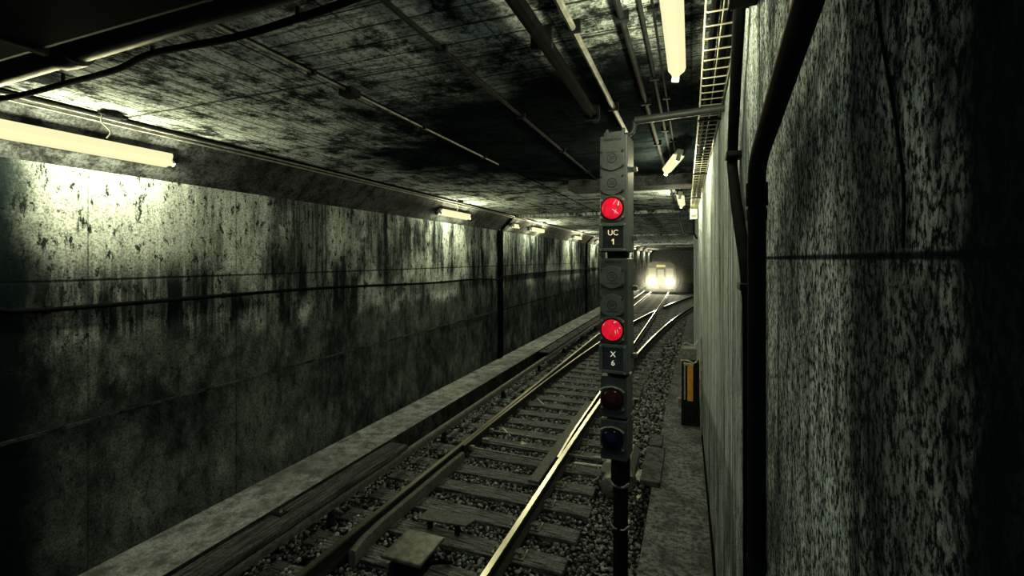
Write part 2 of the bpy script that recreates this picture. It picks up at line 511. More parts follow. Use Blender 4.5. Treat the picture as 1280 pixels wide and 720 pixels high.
struct('wall_left', MB().box(WL - .3, WL, Y0, Y1, -.3, CEIL + .2), 'stained_concrete')
m = MB()
m.prism([(WL - .01, 3.51), (WL - .01, CEIL + .01), (-4.12, CEIL + .01), (-4.12, CEIL)], Y0, 10.77)
m.prism([(WL - .01, 3.51), (WL - .01, CEIL + .01), (-4.12, CEIL + .01), (-4.12, CEIL)], 10.93, 21.1)
m.prism([(WL - .01, 3.51), (WL - .01, CEIL + .01), (-4.12, CEIL + .01), (-4.12, CEIL)], 21.26, Y1)
struct('trim_1', m, 'chamfer_concrete')
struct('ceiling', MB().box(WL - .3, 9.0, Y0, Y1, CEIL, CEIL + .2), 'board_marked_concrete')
m = MB()
top = [(wall_x(y), y) for y in ys]
n = len(top)
m.add([(x, y, -.3) for x, y in top] + [(x, y, CEIL) for x, y in top] + [(x + .3, y, -.3) for x, y in top] + [(x + .3, y, CEIL) for x, y in top],
      [(i, i + 1, n + i + 1, n + i) for i in range(n - 1)] + [(2 * n + i, 3 * n + i, 3 * n + i + 1, 2 * n + i + 1) for i in range(n - 1)] +
      [(n + i, n + i + 1, 3 * n + i + 1, 3 * n + i) for i in range(n - 1)] + [(0, n, 3 * n, 2 * n), (n - 1, 3 * n - 1, 4 * n - 1, 2 * n - 1)])
struct('wall_right', m, 'pitted_concrete')
struct('wall_end', MB().box(WL - .3, 9.0, Y1, Y1 + .2, -.3, CEIL + .2), 'walkway_concrete')
struct('floor', MB().box(WL - .3, 9.0, Y0, Y1, -.3, -.055), 'ballast_soil')
m = MB().box(WL, -3.894, Y0, Y1, -.06, .30)
m.mi[3] = 1                                   # the side towards the track is darker concrete
struct('curb_left', m, ['curb_concrete', 'dark_concrete'])
m = MB()
e = [(edge_x(y), y) for y in ys]; w = [(wall_x(y) - .012, y) for y in ys]
m.add([(x, y, .5) for x, y in e] + [(x, y, .5) for x, y in w] + [(x, y, -.06) for x, y in e],
      [(i, n + i, n + i + 1, i + 1) for i in range(n - 1)] + [(i, i + 1, 2 * n + i + 1, 2 * n + i) for i in range(n - 1)])
struct('walkway_right', m, 'walkway_concrete')
# expansion joints of the left wall and shallow ceiling ribs over them
k = 2
for jy in (10.85, 21.18, 31.5, 41.8):
    m = MB().box(WL, WL + .03, jy - .15, jy + .15, .30, 3.52)
    m.prism([(WL, 3.50), (-4.13, CEIL), (-4.11, CEIL - .012), (WL + .012, 3.49)], jy - .06, jy + .06)
    struct('trim_%d' % k, m, 'dark_joint'); k += 1
    m = MB().box(-4.10, wall_x(jy), jy - .02, jy + .26, CEIL - .07, CEIL)
    struct('trim_%d' % k, m, 'board_marked_concrete'); k += 1
m = MB().box(-1.6, wall_x(6.6), 6.3, 6.75, CEIL - .14, CEIL)
struct('trim_%d' % k, m, 'dark_concrete', bevel=.01); k += 1
m = MB().box(WL, WL + .018, Y0, 10.77, 1.49, 1.515)
struct('trim_%d' % k, m, 'chamfer_concrete'); k += 1

# ------------------------------------------------------------------ lamps
def make_lamp(name, label, loc, rot, width, group, power, npts, length=1.2, stems=0.0):
    t = thing(name, label, 'lamp', loc, rot, group)
    L = length / 2
    w = width / 2
    MB().box(-w * .55, w * .55, -L, L, -.045, 0).build('housing', 'lamp_housing', t, bevel=.006)
    MB().prism([(-w, -.048), (w, -.048), (w * .92, -.066), (w * .5, -.084), (-w * .5, -.084), (-w * .92, -.066)], -L + .03, L - .03).build('diffuser', 'lamp_reflector', t)
    r = min(.030, width * .24)
    MB().lathe([(r * .6, -L + .02), (r, -L + .03), (r, L - .03), (r * .6, L - .02)], 14, 'y', (0, 0, -.082)).build('tube', 'lamp_tube', t, smooth=True)
    for s in (-1, 1):
        MB().box(-.018, .018, s * (L - .012) - .010, s * (L - .012) + .010, -.112, -.045).build('lamp_holder', 'lamp_housing', t, bevel=.004)
    if stems:
        for s in (-.7, .7):
            MB().tube([(0, s * L, -.01), (0, s * L, stems)], .008, 8).build('stem', 'black_iron', t)
    for k in range(npts):
        y = 0 if npts == 1 else -L * .8 + 1.6 * L * k / (npts - 1)
        l = bpy.data.lights.new('lamp_glow', 'POINT')
        l.energy = power / npts
        l.color = LAMP_COL
        l.shadow_soft_size = .03 if npts > 1 else .05
        o = bpy.data.objects.new('lamp_glow', l)
        C.objects.link(o); o.parent = t; o.location = (0, y, -.082 - r - .04)
    return t

G_L = 'fluorescent lamps along the left wall'
lamp_labels = ['long fluorescent lamp glowing at the upper left edge, nearest on the left wall',
               'second fluorescent lamp from the left along the left wall, before the dark wall joint',
               'fluorescent lamp on the left wall, next but one after the dark wall joint',
               'short bright fluorescent lamp on the left wall, left of the far wall joint',
               'small fluorescent lamp on the left wall beside the signal, past the far joint']
for i, yc in enumerate((2.15, 8.03, 13.2, 18.4, 23.0, 28.2, 33.4, 38.6, 44.0, 49.5, 55.0)):
    make_lamp('fluorescent_lamp', lamp_labels[i] if i < 5 else 'tiny distant fluorescent lamp on the left wall beyond the signal mast',
              (-4.325, yc, 3.705), (0, R(-45), 0), .15, G_L if i < 5 else 'distant lamps on the left wall', P_LEFT * (1.0 if i == 0 else 1.2 if i == 1 else 1.7), 5 if i < 2 else 2)
make_lamp('fluorescent_lamp', 'small star bright lamp half hidden just behind the dark wall joint', (-4.325, 11.35, 3.705), (0, R(-45), 0), .12, G_L, P_LEFT * .35, 1, .35)
G_R = 'fluorescent lamps over the right walkway'
make_lamp('fluorescent_lamp', 'large bright fluorescent lamp at the top of the photo left of the wire tray', (-.06, 1.88, 3.80), (0, R(8), 0), .085, G_R, P_RIGHT, 4, 1.2, .10)
make_lamp('fluorescent_lamp', 'tilted fluorescent lamp hanging skew over the walkway, right of the signal top', (-.16, 4.85, 3.80), (0, R(14), R(11)), .10, G_R, P_RIGHT * 2.2, 2, .75, .10)
make_lamp('fluorescent_lamp', 'upright looking small fluorescent lamp below the tilted one, beside the wire tray', (-.14, 7.6, 3.76), (0, R(8), 0), .11, G_R, P_RIGHT * 2.2, 2, 1.2, .14)
for yy in (29.0, 34.0, 40.0, 47.0):
    make_lamp('fluorescent_lamp', 'tiny far lamp over the curving right hand track', (wall_x(yy) - .25, yy, 3.88), (0, 0, 0), .12, 'far lamps over the right track', P_RIGHT * 2, 1)

# ------------------------------------------------------------------ track
RAIL = [(-.065, 0), (.065, 0), (.065, .012), (.012, .030), (.010, .112), (.034, .124), (.035, .150), (.026, .160), (-.026, .160), (-.035, .150), (-.034, .124), (-.010, .112), (-.012, .030), (-.065, .012)]
def rail(label, path, prof=RAIL, mats=('rail_side', 'rail_steel'), name='rail', top=(7,), group='running rails'):
    o = MB().sweep(prof, path, lambda k: 1 if k in top else 0).build(name, list(mats))
    return tag(o, label, 'rail', group)
XL, XR = -3.066, -1.618
def div(y): return max(0.0, y - 5.7) ** 2 / 294.0
def rng(a, b, n): return [a + (b - a) * i / n for i in range(n + 1)]
rail('left running rail of the near track, straight to the train', [(XL, y, 0) for y in rng(.5, 52, 20)])
rail('right running rail with a bright shiny top, bending away to the right', [(XR + div(y), y, 0) for y in [.5, 3, 5.7] + rng(6.2, 50, 60)])
rail('straight inner rail running beside the shiny right rail towards the train', [(XR - .045 - min(.03, max(0, y - 6) * .03), y, -.002) for y in [6.0, 6.5, 7, 9, 12, 16, 20, 26, 34, 42, 52]],
     [(p[0] * .62, p[1]) for p in RAIL])
B1 = [(XL + .05 + div(y), y, -.002) for y in rng(5.9, 25.6, 40)]
rail('curved switch blade leaving the left rail towards the right', B1, [(p[0] * .7, p[1]) for p in RAIL])
rail('far curved rail beyond the crossing, swinging right behind the wall', [(XL + .05 + div(y), y, -.002) for y in rng(27.2, 50, 40)])
# check rail and guard plank
o = MB().sweep([(-.03, 0), (.03, 0), (.035, .10), (.03, .135), (.0, .15), (-.03, .135), (-.035, .10)],
               [(-2.885, 3.42, 0), (-2.93, 3.62, 0), (-2.95, 3.9, 0), (-2.95, 5.4, 0), (-2.94, 5.72, 0)]).build('check_rail', 'guard_steel', smooth=True)
tag(o, 'short dark check rail with rounded end inside the left rail', 'rail')
t = thing('guard_plank', 'flat grey guard board lying along the inside of the shiny right rail', 'board', (-1.765, 5.3, 0))
MB().box(-.075, .06, 0, 3.3, .105, .135).build('board', 'guard_steel', t, bevel=.006)
for yy in (.3, 1.2, 2.1, 3.0):
    MB().box(-.05, .04, yy - .04, yy + .04, .0, .105).build('support_block', 'black_iron', t)

# sleepers
def sleeper_mesh(x0, x1):
    return MB().box(x0, x1, -.12, .12, -.14, 0)
fast = MB()
def plate_mb():
    p = MB().box(-.16, .16, -.085, .085, 0, .014)
    return p
def bolt_mb():
    return MB().lathe([(.018, 0), (.018, .018), (.012, .024), (.012, .042), (.008, .046)], 6, 'z')
def clip_mb():
    return MB().prism([(-.05, .014), (.05, .014), (.045, .03), (-.02, .036), (-.05, .022)], -.03, .03)
plate_me = plate_mb().build('tie_plate', 'fastener_iron'); bolt_me = bolt_mb().build('bolt', 'fastener_iron'); clip_me = clip_mb().build('rail_clip', 'fastener_iron')
plate_d, bolt_d, clip_d = plate_me.data, bolt_me.data, clip_me.data
for o in (plate_me, bolt_me, clip_me): bpy.data.objects.remove(o)
def child(name, data, parent, loc, rz=0):
    o = bpy.data.objects.new(name, data); C.objects.link(o); o.parent = parent; o.location = loc; o.rotation_euler = (0, 0, rz)
    return o
y = 2.66
k = 0
SLEEPER_Y = []
while y < 40:
    SLEEPER_Y.append(y)
    x1 = -1.07 + min(div(y), 3.2) + random.uniform(-.03, .03)
    x0 = -3.60 + random.uniform(-.04, .04)
    if y > 7.5: x1 = min(x1, edge_x(y) - .08)
    near = y < 9
    if near:
        place = ['nearest', 'second nearest', 'third nearest', 'fourth nearest', 'fifth nearest', 'sixth nearest', 'seventh nearest', 'eighth nearest', 'ninth nearest', 'tenth nearest', 'eleventh nearest', 'twelfth nearest', 'thirteenth nearest', 'fourteenth nearest'][min(k, 13)]
        lab = 'worn timber sleeper under the near rails, %s to the camera' % place
    else:
        lab = 'dark timber sleeper of the far turnout, one of an even row'
    t = thing('railway_sleeper', lab, 'sleeper', (0, y, -.004 + random.uniform(-.004, .004)), (0, 0, R(random.uniform(-.5, .5)) + (math.atan2(min(div(y), .6) * .06, 1))), 'timber sleepers under the near track' if near else 'timber sleepers of the far turnout')
    MB().box(x0, x1, -.12, .12, -.14, 0).build('timber', 'sleeper_wood', t, bevel=.008)
    if y < 14:
        for xx in (XL, XR):
            child('tie_plate', plate_d, t, (xx, 0, 0))
            for s in (-1, 1):
                child('rail_clip', clip_d, t, (xx + s * .092, 0, 0), 0 if s > 0 else math.pi)
                if y < 9:
                    child('bolt', bolt_d, t, (xx + s * .13, .045, .014))
                    child('bolt', bolt_d, t, (xx + s * .13, -.045, .014))
    y += .49
    k += 1

# third rail, its insulators and cover boards
TX = -3.56
t = thing('third_rail', 'pale conductor rail on insulators between the curb and the left rail', 'rail', (TX, 0, 0))
MB().sweep([(-.03, .155), (.03, .155), (.034, .19), (.034, .235), (.022, .25), (-.022, .25), (-.034, .235), (-.034, .19)], [(0, yy, 0) for yy in rng(.5, 45, 12)]).build('conductor', 'third_rail_steel', t, smooth=True)
for yy in [1.5 + 2.4 * i for i in range(14)]:
    MB().lathe([(.05, 0), (.06, .02), (.035, .05), (.05, .07), (.035, .10), (.045, .13), (.03, .155)], 12, 'z', (0, yy, -.02)).build('insulator', 'black_iron', t, smooth=True)
def cover(label, y0, y1):
    t = thing('third_rail_cover', label, 'cover', (TX, y0, 0))
    L = y1 - y0
    MB().prism([(-.185, .36), (.075, .36), (.085, .335), (.085, .30), (.065, .30), (.065, .33), (-.185, .33)], 0, L).build('cover_board', 'cover_wood', t, bevel=.004)
    for q in [.35 + 1.25 * i for i in range(int(L / 1.25))]:
        b = MB().box(-.20, -.16, q - .03, q + .03, -.05, .335)
        b.box(-.20, -.06, q - .045, q + .045, .36, .372)
        b.build('bracket', 'black_iron', t)
        MB().lathe([(.016, 0), (.016, .012), (.009, .02), (.009, .034)], 6, 'z', (-.11, q, .372)).build('bolt', 'fastener_iron', t)
cover('long wooden cover board over the conductor rail, nearest along the curb', .5, 5.2)
cover('far cover board over the conductor rail, starting past the gap', 11.7, 24.0)

# items between the rails
t = thing('track_magnet', 'square steel cover plate on a low box between the rails in front', 'track equipment', (-2.35, 3.61, 0))
MB().box(-.13, .13, -.15, .15, -.02, .165).build('box', 'black_iron', t, bevel=.01)
MB().box(-.20, .20, -.22, .22, .165, .20).build('lid', 'cover_plate', t, bevel=.012)
MB().box(-.24, -.20, -.10, .10, -.004, .05).build('foot', 'fastener_iron', t, bevel=.005)
MB().tube([(.13, .0, .06), (.22, .05, .07), (.30, .16, .02)], .018, 10).build('cable_gland', 'black_rubber', t, smooth=True)
t = thing('trip_plate', 'thin raised steel plate on a post just behind the square cover', 'track equipment', (-2.26, 4.03, 0))
MB().add([(-.37, .08, .115), (.15, .14, .115), (.20, .28, .115), (-.36, .30, .115), (-.37, .08, .13), (.15, .14, .13), (.20, .28, .13), (-.36, .30, .13)],
         [(0, 3, 2, 1), (4, 5, 6, 7), (0, 1, 5, 4), (1, 2, 6, 5), (2, 3, 7, 6), (3, 0, 4, 7)]).build('plate', 'guard_steel', t)
MB().box(.02, .06, .15, .19, -.004, .115).build('post', 'black_iron', t)
MB().box(-.3, -.26, .16, .20, -.004, .115).build('post', 'black_iron', t)
for yy, x0, x1, z, lab in ((6.05, -2.98, -1.75, .07, 'nearest thin steel switch rod crossing between the rails'), (6.38, -2.9, -1.2, .06, 'middle thin steel switch rod running out under the shiny rail'), (6.75, -2.98, -1.75, .075, 'farthest thin steel switch rod between the rails')):
    t = thing('switch_rod', lab, 'rod', ((x0 + x1) / 2, yy, z), (0, 0, R(-1.5)), 'switch rods between the rails')
    L = (x1 - x0) / 2
    MB().tube([(-L, 0, 0), (L, 0, 0)], .014, 8).build('rod', 'fastener_iron', t, smooth=True)
    for s in (-1, 1):
        MB().box(s * L - .05, s * L + .05, -.03, .03, -.03, .03).build('clevis', 'fastener_iron', t, bevel=.004)
for yy, lab in ((6.9, 'nearest small angled brace inside the left switch blade'), (8.6, 'second small angled brace inside the left switch blade')):
    o = MB().tube([(-2.90 + div(yy), yy, .02), (-2.80 + div(yy), yy - .05, .09), (-2.66 + div(yy), yy - .1, .01)], .016, 8).build('blade_brace', 'pale_steel', smooth=True)
    tag(o, lab, 'brace', 'blade braces')

# point machine by the signal foot
t = thing('point_machine', 'grey point machine with sloped lid and round motor beside the signal mast', 'track equipment', (-.83, 5.45, 0))
m = MB()
m.add([(-.20, .25, .0), (.17, .25, .0), (.17, 1.05, .0), (-.20, 1.05, .0), (-.20, .25, .20), (.17, .25, .20), (.17, 1.05, .20), (-.20, 1.05, .20)],
      [(0, 3, 2, 1), (4, 5, 6, 7), (0, 1, 5, 4), (1, 2, 6, 5), (2, 3, 7, 6), (3, 0, 4, 7)])
m.build('case', 'machine_paint', t, bevel=.012)
MB().add([(-.22, .22, .20), (.19, .22, .20), (.19, 1.08, .20), (-.22, 1.08, .20), (-.15, .30, .30), (.12, .30, .30), (.12, 1.0, .30), (-.15, 1.0, .30)],
      [(0, 3, 2, 1), (4, 5, 6, 7), (0, 1, 5, 4), (1, 2, 6, 5), (2, 3, 7, 6), (3, 0, 4, 7)]).build('lid', 'machine_paint', t, bevel=.01)
MB().lathe([(.09, .0), (.115, .015), (.115, .22), (.09, .25)], 20, 'y', (-.05, 0, .135)).build('motor', 'machine_paint', t, smooth=True)
MB().lathe([(.03, -.03), (.03, .0)], 12, 'y', (-.05, 0, .135)).build('shaft_cap', 'fastener_iron', t, smooth=True)
MB().tube([(-.20, .6, .10), (-.62, .62, .08)], .02, 10).build('throw_bar', 'pale_steel', t, smooth=True)
MB().tube(smooth_path([(-.2, .5, .12), (-.27, .45, .16), (-.25, .38, .07), (-.32, .3, .03)]), .012, 8).build('hose', 'cable_grey', t, smooth=True)

# concrete slabs on the walkway edge, scraps
t = MB().box(-.49, -.29, 4.88, 5.80, .500, .555).build('cover_slab', 'slab_concrete', bevel=.008)
tag(t, 'longer nearer concrete slab lying on the left edge of the walkway', 'slab', 'slabs on the walkway edge')
t = MB().box(-.48, -.33, 5.84, 6.22, .500, .56).build('cover_slab', 'slab_concrete', bevel=.008)
tag(t, 'small square concrete slab just beyond the longer one on the walkway edge', 'slab', 'slabs on the walkway edge')
def scrap(loc, r, lab):
    m = MB()
    n = 7
    vs = [(0, 0, .02 * r / .05)] + [(r * random.uniform(.6, 1.1) * math.cos(a * 6.283 / n), r * random.uniform(.5, 1.1) * math.sin(a * 6.283 / n), random.uniform(.0, .03) * r / .05) for a in range(n)]
    vs += [(x, y, z - .004) for x, y, z in vs]
    fs = [(0, 1 + a, 1 + (a + 1) % n) for a in range(n)] + [(n + 1, n + 2 + (a + 1) % n, n + 2 + a) for a in range(n)] + [(1 + a, n + 2 + a, n + 2 + (a + 1) % n, 1 + (a + 1) % n) for a in range(n)]
    m.add(vs, fs)
    o = m.build('paper_scrap', 'scrap_paper'); o.location = loc
    o.rotation_euler = (R(random.uniform(-25, 25)), R(random.uniform(-25, 25)), random.uniform(0, 6))
    tag(o, lab, 'litter', 'scraps of litter')
scrap((-.60, 6.05, .05), .10, 'largest pale crumpled scrap in the ballast beside the small slab')
scrap((-.56, 5.55, .04), .05, 'small pale scrap between the point machine and the long slab')
scrap((-.62, 5.0, .03), .035, 'tiny pale scrap in the ballast right of the signal mast')
scrap((-1.83, 3.38, .05), .035, 'pale leaf shaped scrap beside the shiny rail in front')
scrap((-2.35, 6.55, .03), .06, 'pale scrap lying between the switch rods')

# ballast: nobody could count it
ico_v = []
ph = (1 + 5 ** .5) / 2
for a, b in ((-1, ph), (1, ph), (-1, -ph), (1, -ph)):
    ico_v.append((a, b, 0))
for a, b in ((-1, ph), (1, ph), (-1, -ph), (1, -ph)):
    ico_v.append((0, a, b))
for a, b in ((-1, ph), (1, ph), (-1, -ph), (1, -ph)):
    ico_v.append((b, 0, a))
ICO_F = [(0, 11, 5), (0, 5, 1), (0, 1, 7), (0, 7, 10), (0, 10, 11), (1, 5, 9), (5, 11, 4), (11, 10, 2), (10, 7, 6), (7, 1, 8), (3, 9, 4), (3, 4, 2), (3, 2, 6), (3, 6, 8), (3, 8, 9), (4, 9, 5), (2, 4, 11), (6, 2, 10), (8, 6, 7), (9, 8, 1)]
ICO_V = [Vector(v).normalized() for v in [(-1, ph, 0), (1, ph, 0), (-1, -ph, 0), (1, -ph, 0), (0, -1, ph), (0, 1, ph), (0, -1, -ph), (0, 1, -ph), (ph, 0, -1), (ph, 0, 1), (-ph, 0, -1), (-ph, 0, 1)]]
sv = []; sf = []
rnd = random.Random(11)
def stones(y0, y1, step):
    yy = y0
    while yy < y1:
        xx = -3.88
        while xx < edge_x(yy) - .02:
            px, py = xx + rnd.uniform(-.5, .5) * step, yy + rnd.uniform(-.5, .5) * step
            near_sl = min(abs(py - s) for s in SLEEPER_Y)
            on_sl = near_sl < .12 + step * .3 and -3.62 < px < -1.04 + div(py)
            bad = min(abs(px - XL), abs(px - XR - div(py))) < .05 or (on_sl and rnd.random() < (.97 if px > -3.3 else .75))
            if not bad:
                r = step * rnd.uniform(.42, .72)
                heap = .085 * math.exp(-((px + 3.31) / .12) ** 2) * (.6 + .4 * math.sin(py * 2.3))           # little bank beside the left rail
                z = -.05 + rnd.uniform(-.012, .022) + heap
                M = Matrix.Rotation(rnd.uniform(0, 6.3), 3, 'Z') @ Matrix.Rotation(rnd.uniform(0, 6.3), 3, 'X')
                sx, sy, sz = r * rnd.uniform(.7, 1.25), r * rnd.uniform(.7, 1.2), r * rnd.uniform(.45, .85)
                o = len(sv)
                for v in ICO_V:
                    q = M @ Vector((v.x * sx * rnd.uniform(.8, 1.15), v.y * sy * rnd.uniform(.8, 1.15), v.z * sz))
                    sv.append((px + q.x, py + q.y, z + q.z))
                for f in ICO_F: sf.append((f[0] + o, f[1] + o, f[2] + o))
            xx += step
        yy += step
stones(2.4, 6.5, .042)
stones(6.5, 12, .058)
stones(12, 24, .095)
me = bpy.data.meshes.new('ballast_stones'); me.from_pydata(sv, [], sf); me.materials.append(MATS['ballast_stone'])
o = bpy.data.objects.new('ballast_stones', me); C.objects.link(o)
tag(o, 'crushed grey ballast stones filling the track bed between the sleepers', 'ballast', kind='stuff')

# ------------------------------------------------------------------ signal
sig = thing('railway_signal', 'tall grey railway signal with two red lights and panels UC 1 and X 6', 'signal', (-.427, 2.93, 0), (0, 0, R(-4)))
FY = -.115                                   # front face
def head(z0, z1, w, mat, depth=.20, top=0.0):
    o = MB().box(-w / 2, w / 2, FY, FY + depth, z0, z1).build('head', mat, sig, bevel=.008)
    return o
def text(name, s, size, loc, mat, parent, depth=.0015):
    cu = bpy.data.curves.new(name, 'FONT')
    cu.body = s; cu.size = size; cu.align_x = 'CENTER'; cu.align_y = 'CENTER'; cu.extrude = depth
    tmp = bpy.data.objects.new(name, cu)
    C.objects.link(tmp)
    dg = bpy.context.evaluated_depsgraph_get()
    me = bpy.data.meshes.new_from_object(tmp.evaluated_get(dg))
    bpy.data.objects.remove(tmp)
    me.materials.clear(); me.materials.append(MATS[mat])
    o = bpy.data.objects.new(name, me); C.objects.link(o)
    o.parent = parent; o.location = loc; o.rotation_euler = (R(90), 0, 0)
    return o
def blank_cover(hd, z, up, x=-.006):
    w, h = .072, .070
    poly = []
    for i in range(9):                       # arched top
        a = -1 + 2 * i / 8
        poly.append((a * w, h - .026 * abs(a) ** 1.4))
    for i in range(9):
        a = 1 - 2 * i / 8
        poly.append((a * w, -h + .026 * abs(a) ** 1.4))
    pts = [(x + px, z + pz) for px, pz in poly]
    c = MB().prism(pts, FY - .014, FY).build('blank_cover', 'signal_grey', sig, bevel=.003)
    MB().tube([(x + .027 * math.cos(q * .3142), FY - .0145, z + .004 + .027 * math.sin(q * .3142)) for q in range(21)], .0024, 6).build('emblem_ring', 'relief', c, smooth=True)
    text('emblem_letters', 'SS', .034, (x, FY - .014, z + .004), 'relief', c)
    MB().box(x - .036, x + .036, FY - .0155, FY - .013, z + (.040 if up else -.036) - .0016, z + (.040 if up else -.036) + .0016).build('caption_strip', 'relief', c)
    for sx in (-1, 1):
        for sz in (-1, 1):
            MB().lathe([(.007, 0), (.007, .006), (.004, .008)], 8, 'y', (x + sx * .064, FY - .022, z + sz * .043)).build('screw', 'relief', c)
    return c
def lens(z, mat, r=.064, x=-.004, hood=False, bez='bezel'):
    poly = []
    w, h = .074, .078
    for a, b in ((-1, .72), (-.55, .98), (0, 1.06), (.55, .98), (1, .72), (1, -.72), (.6, -.96), (0, -1.03), (-.6, -.96), (-1, -.72)):
        poly.append((x + a * w, z + b * h))
    bz = MB().prism(poly, FY - .012, FY).build('bezel', bez, sig, bevel=.004)
    MB().lathe([(r + .006, 0), (r + .006, .012), (r + .001, .016), (r + .001, 0)], 36, 'y', (x, FY - .024, z)).build('rim', 'black_iron', bz, smooth=True)
    prof = [(r * math.sin(q * math.pi / 16), -.020 * math.cos(q * math.pi / 16)) for q in range(0, 9)]
    prof[0] = (.0005, prof[0][1])
    l = MB().lathe([(a, b) for a, b in prof], 36, 'y', (x, FY - .020, z)).build('lens', mat, sig, smooth=True)
    for sx in (-1, 1):
        for sz in (-1, 1):
            MB().lathe([(.007, 0), (.007, .006), (.004, .008)], 8, 'y', (x + sx * .064, FY - .020, z + sz * .052)).build('screw', 'signal_edge', bz)
    if hood:
        MB().tube([(x - .072, FY - .02, z + .050), (x - .045, FY - .022, z + .068), (x, FY - .022, z + .078), (x + .045, FY - .022, z + .068), (x + .072, FY - .02, z + .050)], .005, 8).build('hood_edge', 'signal_edge', bz, smooth=True)
    return l
def indicator(z0, z1, l1, l2, mat):
    zc = (z0 + z1) / 2; hh = (z1 - z0) / 2
    x = 0.0
    fr = MB()
    o_, i_ = .083, .062
    fr.box(x - o_, x + o_, FY - .025, FY, z1 - .018, z1)
    fr.box(x - o_, x + o_, FY - .025, FY, z0, z0 + .018)
    fr.box(x - o_, x - i_, FY - .025, FY, z0 + .018, z1 - .018)
    fr.box(x + i_, x + o_, FY - .025, FY, z0 + .018, z1 - .018)
    f = fr.build('indicator_frame', 'signal_grey', sig, bevel=.003)
    p = MB().box(x - i_, x + i_, FY - .008, FY - .001, z0 + .018, z1 - .018).build('indicator_panel', 'indicator_glass', sig)
    text('lettering', l1, .046, (x - .001, FY - .0095, zc + .026), mat, p)
    if l2 == '1':
        zb = zc - .026
        MB().prism([(x - .0015, zb - .017), (x + .0045, zb - .017), (x + .0045, zb + .017), (x - .0002, zb + .017), (x - .0095, zb + .0085), (x - .0095, zb + .0025), (x - .0015, zb + .0085)], FY - .011, FY - .008).build('lettering', mat, p)
    else:
        text('lettering', l2, .046, (x - .001, FY - .0095, zc - .026), mat, p)
    for sx in (-1, 1):
        for sz in (z0 + .009, z1 - .009):
            MB().lathe([(.006, 0), (.006, .005), (.003, .007)], 8, 'y', (x + sx * .072, FY - .031, sz)).build('screw', 'signal_edge', f)
head(2.842, 3.545, .166, 'signal_grey')
head(2.112, 2.806, .168, 'signal_dark')
head(1.846, 2.092, .160, 'signal_dark', .19)
head(1.592, 1.836, .160, 'signal_dark', .19)
for z, up in ((3.400, True), (3.252, False), (2.693, False), (2.523, False)):
    blank_cover(sig, z, up)
def lens_glint(parent, z, segs, x=-.004):  # highlights painted on the lens glass as thin glowing strips
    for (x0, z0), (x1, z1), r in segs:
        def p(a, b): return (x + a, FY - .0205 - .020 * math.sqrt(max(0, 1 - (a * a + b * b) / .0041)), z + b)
        MB().tube([p(x0, z0), p((x0 + x1) / 2, (z0 + z1) / 2), p(x1, z1)], [r * .5, r, r * .4], 6).build('lens_glint', 'lens_glint', parent, smooth=True)
l1 = lens(3.103, 'red_lens'); l2 = lens(2.378, 'red_lens')
lens_glint(l1, 3.103, [((.012, .022), (.026, .048), .0028), ((.006, -.006), (.040, -.034), .0036), ((.022, -.020), (.030, -.006), .0016), ((.016, -.012), (.024, -.034), .0016)])
lens_glint(l2, 2.378, [((.014, .044), (.020, .052), .0034), ((.022, .004), (.026, -.020), .0016), ((.034, .010), (.040, -.018), .0014), ((.044, .020), (.052, .012), .0022)])
lens(1.962, 'amber_lens_unlit', .060, hood=True, bez='signal_dark'); lens(1.722, 'blue_lens_unlit', .060, hood=True, bez='signal_dark')
indicator(2.848, 3.015, 'UC', '1', 'sign_letters')
indicator(2.118, 2.290, 'X', '6', 'sign_letters_white')
text('maker_name', 'TASSEVILLE', .0215, (-.006, FY - .001, 3.518), 'relief', sig)
text('maker_name', 'TASSEVILLE', .0215, (-.004, FY - .001, 2.783), 'relief', sig)
# top bracket and arm to the wall
MB().box(-.068, .055, FY + .03, FY + .17, 3.545, 3.575).build('top_bracket', 'signal_grey', sig, bevel=.006)
for sx in (-.055, .045):
    MB().lathe([(.011, 0), (.011, .018), (.006, .026)], 8, 'z', (sx, FY + .07, 3.575)).build('bolt', 'signal_grey', sig)
# local frame is turned by -4 degrees, so the arm is turned back to run square to the wall
wx = wall_x(2.93) + .427
ca, sa = math.cos(R(4)), math.sin(R(4))
def loc2(px, py): return (px * ca - py * sa, px * sa + py * ca)
ax = [(0.02, 0, 3.565), (.075, 0, 3.565), (.098, 0, 3.59), (.105, 0, 3.645), (.135, 0, 3.652), (wx, 0, 3.665)]
pts = [(*loc2(a, -.02), c) for a, b, c in ax]
MB().tube(smooth_path(pts[:4], 5), .014, 10).build('arm_bend', 'arm_paint', sig, smooth=True)
MB().tube([pts[3], pts[5]], .023, 14).build('arm', 'arm_paint', sig, smooth=True)
